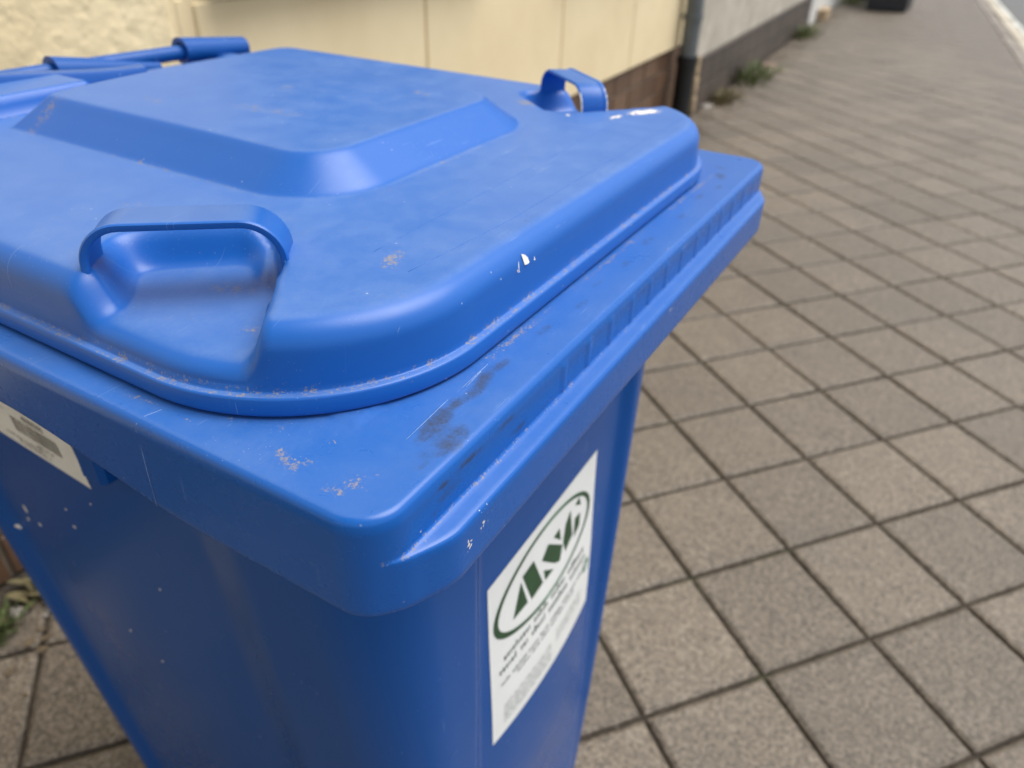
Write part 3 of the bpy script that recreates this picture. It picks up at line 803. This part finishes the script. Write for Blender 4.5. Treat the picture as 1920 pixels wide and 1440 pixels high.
# ---- wheels and axle
V, F = tube([(.13, .575, .10), (.45, .575, .10)], .011, 16); mesh_obj('axle', V, F, M['darkplastic'], BIN, auto=40)
for sx, sg in ((.148, -1), (.432, 1)):
    prof = [(.030, .0), (.078, .004), (.088, .0), (.098, .006), (.100, .018), (.100, .032), (.098, .044), (.088, .050), (.078, .046), (.030, .050)]
    seg = 36; Vv = []
    for r_, x in prof:
        for k in range(seg): Vv.append((sx + (x - .025), .575 + r_ * math.cos(2 * math.pi * k / seg), .100 + r_ * math.sin(2 * math.pi * k / seg)))
    def band(a, b): return [(i * seg + k, i * seg + (k + 1) % seg, (i + 1) * seg + (k + 1) % seg, (i + 1) * seg + k) for i in range(a, b) for k in range(seg)]
    wobj = mesh_obj('wheel', Vv, band(2, 7), M['rubber'], BIN, auto=40)
    mesh_obj('wheel_disc', Vv, band(0, 2) + band(7, 9) + [tuple(range(seg)), tuple(range(9 * seg, 10 * seg))], M['darkplastic'], wobj, auto=40)

# ---- logo sticker on the front, wrapped on the bulged panel
def fpos(s, z, off): return (s, float(front_t(np.array(s), np.array(z))) - off, z)
def front_poly(name, pts, mat, parent, off, close=True):
    bm = bmesh.new(); vs_ = [bm.verts.new((p[0], 0, p[1])) for p in pts]; bm.faces.new(vs_)
    bmesh.ops.triangulate(bm, faces=bm.faces)
    for _ in range(2): bmesh.ops.subdivide_edges(bm, edges=bm.edges, cuts=1)
    for v in bm.verts: v.co = Vector(fpos(v.co.x, v.co.z, off))
    return bm_obj(name, bm, mat, parent, smooth=True)
SA, SB, SC, SDz = .190, .393, .504, .730
gv, gf = [], []
for iz in range(41):
    for ix in range(37):
        s = SA + (SB - SA) * ix / 36 + .0075 * (1 - iz / 40); z = SC + (SDz - SC) * iz / 40 + .006 * ix / 36
        gv.append(fpos(s, z, .0005))
for iz in range(40):
    for ix in range(36):
        a = iz * 37 + ix; gf.append((a, a + 1, a + 38, a + 37))
ST = mesh_obj('logo_sticker', gv, gf, M['sticker'], BIN)
ST['label'] = 'white sticker with green oval logo and small print'
pol = dict(
 A1=[(.2463, .6862), (.2560, .6590), (.2340, .6600)],
 A2=[(.268, .6915), (.283, .6593), (.2642, .6575), (.2506, .6900)],
 A3=[(.2872, .6684), (.3039, .6572), (.2893, .6572)],
 S1=[(.285, .681), (.2962, .6890), (.3218, .6700), (.3165, .6576), (.3071, .6625)],
 S2=[(.3061, .6900), (.3166, .6915), (.3194, .6785)],
 G1=[(.3389, .6939), (.3433, .6668), (.3299, .6600), (.3255, .6720), (.3303, .6866)],
 G2=[(.3612, .6783), (.3596, .6660), (.3483, .6620), (.3502, .6791)],
 G3=[(.3500, .6947), (.3578, .6974), (.3614, .6877)])
def grow(p_):
    q_ = [(.2965 + (a_ - .2985) * 1.02, .6735 + (b_ - .6745) * 1.20) for a_, b_ in p_]
    ca, cb = sum(a_ for a_, _ in q_) / len(q_), sum(b_ for _, b_ in q_) / len(q_)
    return [(ca + (a_ - ca) * 1.10, cb + (b_ - cb) * 1.10) for a_, b_ in q_]
for k_, p_ in pol.items(): front_poly('letter_piece', grow(p_), M['green'], ST, .0009)
def ring_piece(name, c, rx, ry, w, a0, a1, mat, off, n_=60):
    V, F = [], []
    for k in range(n_ + 1):
        a = R(a0 + (a1 - a0) * k / n_); ww = w(a) if callable(w) else w
        for q in (-ww / 2, ww / 2):
            V.append(fpos(c[0] + (rx + q) * math.cos(a), c[1] + (ry + q) * math.sin(a), off))
    for k in range(n_): F.append((2 * k, 2 * k + 1, 2 * k + 3, 2 * k + 2))
    return mesh_obj(name, V, F, mat, ST)
EC = (.2915, .6735)
ring_piece('oval_ring', EC, .0895, .0465, .0052, 0, 360, M['paleg'], .0008, 120)
ring_piece('oval_ring', EC, .0895, .0465, lambda a: .0064 * abs(math.cos(a)) ** .6 + .0006, 90, 270, M['green'], .0010)
ring_piece('oval_ring', EC, .0895, .0465, lambda a: .0052 * abs(math.cos(a)) ** 1.2 + .0006, -90, 90, M['green'], .0010)
rg = random.Random(11)
def print_rows(par, pos, rows, mat, nm, off):
    """rows of tiny unreadable print: (x0,x1,z,height,weight)"""
    V, F = [], []
    for x0, x1, z, hh, wt in rows:
        x = x0
        while x < x1:
            for _ in range(rg.randint(3, 10)):
                w = hh * rg.uniform(.18, .42); h1 = hh * rg.choice((.62, .66, 1.0, .64))
                b = len(V); V += [pos(x, z, off), pos(x + w, z, off), pos(x + w, z + h1, off), pos(x, z + h1, off)]; F.append((b, b + 1, b + 2, b + 3))
                x += w + hh * .22
                if x > x1: break
            x += hh * .7
    o = mesh_obj(nm, V, F, mat, par, smooth=False); o['kind'] = 'stuff'; return o
print_rows(ST, fpos, [(.214, .372, .6155, .0088, 1)], M['ink'], 'small_print', .0008)
print_rows(ST, fpos, [(.207, .380, .6015, .0088, 1)], M['ink'], 'small_print', .0008)
print_rows(ST, fpos, [(.209, .372, .5840, .0045, 1), (.235, .350, .5765, .0045, 1)], M['ink'], 'small_print', .0008)
print_rows(ST, fpos, [(.214, .300, .548 - .0052 * k, .0030, 1) for k in range(6)], M['faint'], 'small_print', .0008)
print_rows(ST, fpos, [(.310, .372, .556 - .0052 * k, .0030, 1) for k in range(4)], M['faint'], 'small_print', .0008)
ring_piece('round_seal', (.383, .585), .0065, .0065, .0055, 0, 360, M['paleg'], .0009, 24)

# ---- barcode label on the near side under the rim
def npos(t, z, off): return (float(near_s(np.array(t), np.array(z))) - off, t, z)
gv, gf = [], []
LT0, LT1, LZ0, LZ1 = .3617, .500, .788, .890
for iz in range(17):
    for it in range(25):
        gv.append(npos(LT0 + (LT1 - LT0) * it / 24, LZ0 + (LZ1 - LZ0) * iz / 16 + .010 * it / 24, .0005))
for iz in range(16):
    for it in range(24):
        a = iz * 25 + it; gf.append((a, a + 25, a + 26, a + 1))
LB = mesh_obj('barcode_label', gv, gf, M['label'], BIN); LB['label'] = 'white paper label with black barcode'
def lpos(x, z, off): return npos(LT1 - x, z + .010 * (LT1 - x - LT0) / (LT1 - LT0), off)      # x runs left to right as read from outside
V, F = [], []
x = .055
while x < .114:
    w = rg.choice((.0004, .0006, .0009)); b = len(V)
    V += [lpos(x, .8078, .0009), lpos(x + w, .8078, .0009), lpos(x + w, .8245, .0009), lpos(x, .8245, .0009)]; F.append((b, b + 1, b + 2, b + 3)); x += w + rg.choice((.0007, .0010, .0014))
mesh_obj('barcode', V, F, M['lblink'], LB, smooth=False)['kind'] = 'stuff'
def text_mesh(body_, size, pos, mat, parent, name):
    cu = bpy.data.curves.new(name, 'FONT'); cu.body = body_; cu.size = size; cu.resolution_u = 3
    to = bpy.data.objects.new(name, cu); COL.objects.link(to)
    dg = bpy.context.evaluated_depsgraph_get(); me = bpy.data.meshes.new_from_object(to.evaluated_get(dg))
    bpy.data.objects.remove(to, do_unlink=True)
    for v in me.vertices: v.co = Vector(pos(v.co.x, v.co.y))
    me.materials.clear(); me.materials.append(mat)
    o = bpy.data.objects.new(name, me); COL.objects.link(o); o.parent = parent; return o
text_mesh('40000296', .0082, lambda x, y: lpos(.074 + x * .85, .8270 + y, .0009), M['lblink'], LB, 'label_number')
print_rows(LB, lpos, [(.078, .100, .8015, .0028, 1)], M['lblink'], 'small_print', .0008)
print_rows(LB, lpos, [(.035, .085, .7975, .0024, 1), (.050, .092, .7935, .0024, 1), (.020, .050, .828, .0024, 1)], M['lblink'], 'small_print', .0008)

# ---- faint flow lines in the lid, dried white paint drops on the near side
M['flow'] = blue_plastic('blue_flow_line', .9, .30)
def lid_line(pts, w):
    P = on_lid(pts, 0.0); V, F = tube([tuple(p) for p in P], w, 5); k = len(V)
    return mesh_obj('mould_line', V, F, M['flow'], LID, attrs={'sand': np.zeros(k), 'mould': np.zeros(k), 'chip': np.zeros(k)})
lid_line([(.118 + .0175 * k, .0701 - .0062 * min(1, k / 5)) for k in range(24)], .00016)
lid_line([(.128 + .0180 * k, .0998 + .0003 * k) for k in range(20)], .00014)
rg5 = np.random.default_rng(8)
for t_, z_, rt, rz in ((.5256, .679, .0022, .0060), (.5325, .662, .0018, .0030), (.5665, .6336, .0040, .0038), (.5102, .6664, .0024, .0026), (.4289, .7083, .0018, .0020), (.4288, .7304, .0012, .0014), (.3761, .764, .0010, .0012), (.4135, .5706, .0016, .0018), (.3728, .5508, .0014, .0016), (.3196, .6925, .0010, .0014)):
    V = [npos(t_, z_, .0012)]
    for k in range(10):
        q = 1 + rg5.uniform(-.25, .25); V.append(npos(t_ + rt * q * math.cos(.628 * k), z_ + rz * q * math.sin(.628 * k), .0004))
    mesh_obj('paint_drop', V, [(0, (k + 1) % 10 + 1, k + 1) for k in range(10)], M['white'], body)

# ================================================================== DARK BIN DOWN THE PAVEMENT
DBN = empty('dark_wheelie_bin', (-.035, 12.50, 0), R(-6), 'dark grey wheelie bin standing far down the pavement', 'bin')
rr_ = []
for z, w, d in ((.0, .235, .0), (.012, .255, -.012), (.06, .262, -.016), (.90, .292, -.05), (.905, .305, -.06), (.96, .305, -.06)):
    P, _ = rrect(-w, w, d, .56 - d * .6, (.03,) * 4, 8, 5); rr_.append(np.column_stack([P, np.full(len(P), z)]))
V, F = rings_mesh(rr_); F.append(tuple(reversed(range(len(rr_[0]))))); mesh_obj('body', V, F, M['darkplastic'], DBN, auto=35)
rr_ = []
for z, d in ((.962, 0), (.995, .004), (1.01, .02), (1.03, .10), (1.04, .12)):
    P, _ = rrect(-.29 + d, .29 - d, -.045 + d, .60 - d, (.05,) * 4, 8, 5); rr_.append(np.column_stack([P, np.full(len(P), z)]))
V, F = rings_mesh(rr_, (0, .28, 1.042)); mesh_obj('lid', V, F, M['darkplastic'], DBN, auto=35)
for sx in (-.24, .24):
    V, F = tube([(sx - .02, .62, .1), (sx + .02, .62, .1)], .1, 24); mesh_obj('wheel', V, F, M['rubber'], DBN, auto=40)

# ================================================================== SMALL THINGS ALONG THE WALL
n = NT('weed_leaf')
M['leaf'] = n.done(n.mix(n.noise(30, 3), (.075, .105, .035), (.18, .225, .085)), .6)
n = NT('dry_weed_leaf')
M['dryleaf'] = n.done(n.mix(n.noise(30, 3), (.12, .10, .045), (.20, .17, .08)), .8)
def weed(name, x, y, rad, hgt, count, mat, label, seed, group=None):
    rg = random.Random(seed); V, F = [], []
    for _ in range(count):
        a = rg.uniform(0, 6.283); r_ = rad * rg.random() ** .7; lean = rg.uniform(.1, .9); L_ = hgt * rg.uniform(.45, 1.0); w = rg.uniform(.004, .011)
        bx, by = r_ * math.cos(a) * .6, r_ * math.sin(a); dx, dy = math.cos(a + rg.uniform(-.6, .6)), math.sin(a + rg.uniform(-.6, .6))
        sx, sy = -dy * w, dx * w; b = len(V)
        for f_, ww in ((0, .4), (.35, 1), (.7, .9), (1, .08)):
            px, py, pz = bx + dx * lean * L_ * f_ ** 1.3, by + dy * lean * L_ * f_ ** 1.3, L_ * (f_ - .35 * lean * f_ * f_)
            V += [(px - sx * ww, py - sy * ww, pz), (px, py, pz - w * .3 * ww), (px + sx * ww, py + sy * ww, pz)]
        for q in range(3):
            for e_ in range(2): F.append((b + q * 3 + e_, b + q * 3 + e_ + 1, b + q * 3 + e_ + 4, b + q * 3 + e_ + 3))
    o = mesh_obj(name, V, F, mat, None, smooth=True); o.location = (x, y, -.012); tag(o, label, 'weed', group); return o
weed('weed_tuft', wall_x(6.55) + .16, 6.55, .26, .20, 110, M['leaf'], 'leafy green weed at the dark plinth just past the downpipe', 1)
weed('weed_tuft', wall_x(9.2) + .15, 9.25, .28, .20, 100, M['leaf'], 'green weed tuft at the far end of the grey house plinth', 2)
weed('weed_tuft', wall_x(13.2) + .25, 13.2, .30, .34, 170, M['leaf'], 'bushy green weed by the white wall next to the dark bin', 3)
weed('weed_tuft', wall_x(5.75) + .13, 5.75, .22, .09, 150, M['dryleaf'], 'low dry brown weeds at the foot of the sandstone quoin', 4)
weed('weed_tuft', wall_x(.42) + .07, .40, .07, .055, 150, M['leaf'], 'small grey green weed by the wall behind the blue bin', 5)
weed('weed_tuft', wall_x(.62) + .06, .60, .10, .05, 120, M['dryleaf'], 'withered low weed in the gap along the brown plinth', 6)
M['pink'] = simple('pinkish_rubble', (.33, .235, .19), .9, .25, 40, .6, 80, .004)
M['greyst'] = simple('grey_rubble', (.24, .22, .195), .9, .25, 40, .6, 80, .004)
def stone(x, y, rx, ry, rz_, mat, label, seed):
    bm = bmesh.new(); bmesh.ops.create_icosphere(bm, subdivisions=3, radius=1.0); rg = random.Random(seed); off = Vector((rg.uniform(0, 9), rg.uniform(0, 9), rg.uniform(0, 9)))
    for v in bm.verts:
        k = 1 + .28 * mnoise.noise(v.co * 1.3 + off) + .10 * mnoise.noise(v.co * 3.5 + off); v.co = Vector((v.co.x * rx * k, v.co.y * ry * k, max(-.6, v.co.z) * rz_ * k))
    o = bm_obj('rubble_stone', bm, mat, None, smooth=True); o.location = (x, y, rz_ * .25 - .008); o.rotation_euler = (0, 0, rg.uniform(0, 6)); tag(o, label, 'stone', 'rubble in the gap along the wall'); return o
stone(-1.245, .392, .040, .030, .020, M['pink'], 'pinkish broken stone in the gap beside the blue bin', 21)
stone(-1.290, .372, .022, .018, .015, M['pink'], 'small pale stone nearest the left edge by the wall', 22)
stone(-1.250, .470, .020, .016, .013, M['greyst'], 'small grey stone under the weed behind the blue bin', 23)
stone(-.985, 5.45, .045, .060, .022, M['greyst'], 'flat grey stone on the ground beside the sandstone quoin', 24)
stone(wall_x(7.3) + .17, 7.3, .06, .08, .03, M['pink'], 'pale rubble lump at the grey house plinth between two weeds', 25)
# dead leaves and crumbs of soil blown against the wall
V, F = [], []; rg = random.Random(77)
for _ in range(2600):
    y = rg.uniform(4.6, 12.0) if rg.random() < .75 else rg.uniform(-.4, 4.6)
    x = wall_x(y) + .03 + abs(rg.gauss(0, .13)) + (.07 if y > 5.15 else 0)
    r_ = rg.uniform(.004, .016); a = rg.uniform(0, 6.28); tl = rg.uniform(-.5, .5); b = len(V); z0 = .002 + r_ * abs(tl) * .5
    for k, (px, py) in enumerate(((1, 0), (.2, .45), (-1, .1), (-.1, -.5))):
        qx, qy = px * r_, py * r_
        V.append((x + qx * math.cos(a) - qy * math.sin(a), y + qx * math.sin(a) + qy * math.cos(a), z0 + tl * py * r_ + (.25 * r_ if k in (0, 2) else 0)))
    F += [(b, b + 1, b + 2), (b, b + 2, b + 3)]
o = mesh_obj('leaf_litter', V, F, simple('dead_leaf', (.13, .095, .055), .9, .5, 3), None, smooth=False); tag(o, 'brown leaf litter and soil crumbs along the foot of the walls', 'litter', kind='stuff')
# loose grit and crumbs on the slabs and in the joints
V, F = [], []; rg = random.Random(31)
for _ in range(900):
    y = rg.uniform(-.2, 7.0)
    if rg.random() < .35: x = wall_x(y) + rg.uniform(.02, .16)
    else: x = rg.uniform(wall_x(y) + .1, 1.25)
    r_ = rg.uniform(.0012, .0042) * (1.6 if rg.random() < .08 else 1); b = len(V); z0 = .0005
    pts = [(1, 0, 0), (-.5, .87, 0), (-.5, -.87, 0), (0, 0, .9), (.3, .2, -.4)]
    V += [(x + p[0] * r_ * rg.uniform(.7, 1.3), y + p[1] * r_ * rg.uniform(.7, 1.3), z0 + p[2] * r_) for p in pts]
    F += [(b, b + 1, b + 3), (b + 1, b + 2, b + 3), (b + 2, b, b + 3), (b, b + 2, b + 4), (b + 2, b + 1, b + 4), (b + 1, b, b + 4)]
o = mesh_obj('loose_grit', V, F, simple('grit', (.40, .37, .32), .9, .35, 3), None, smooth=False); tag(o, 'scattered pale grit on the paving slabs', 'grit', kind='stuff')
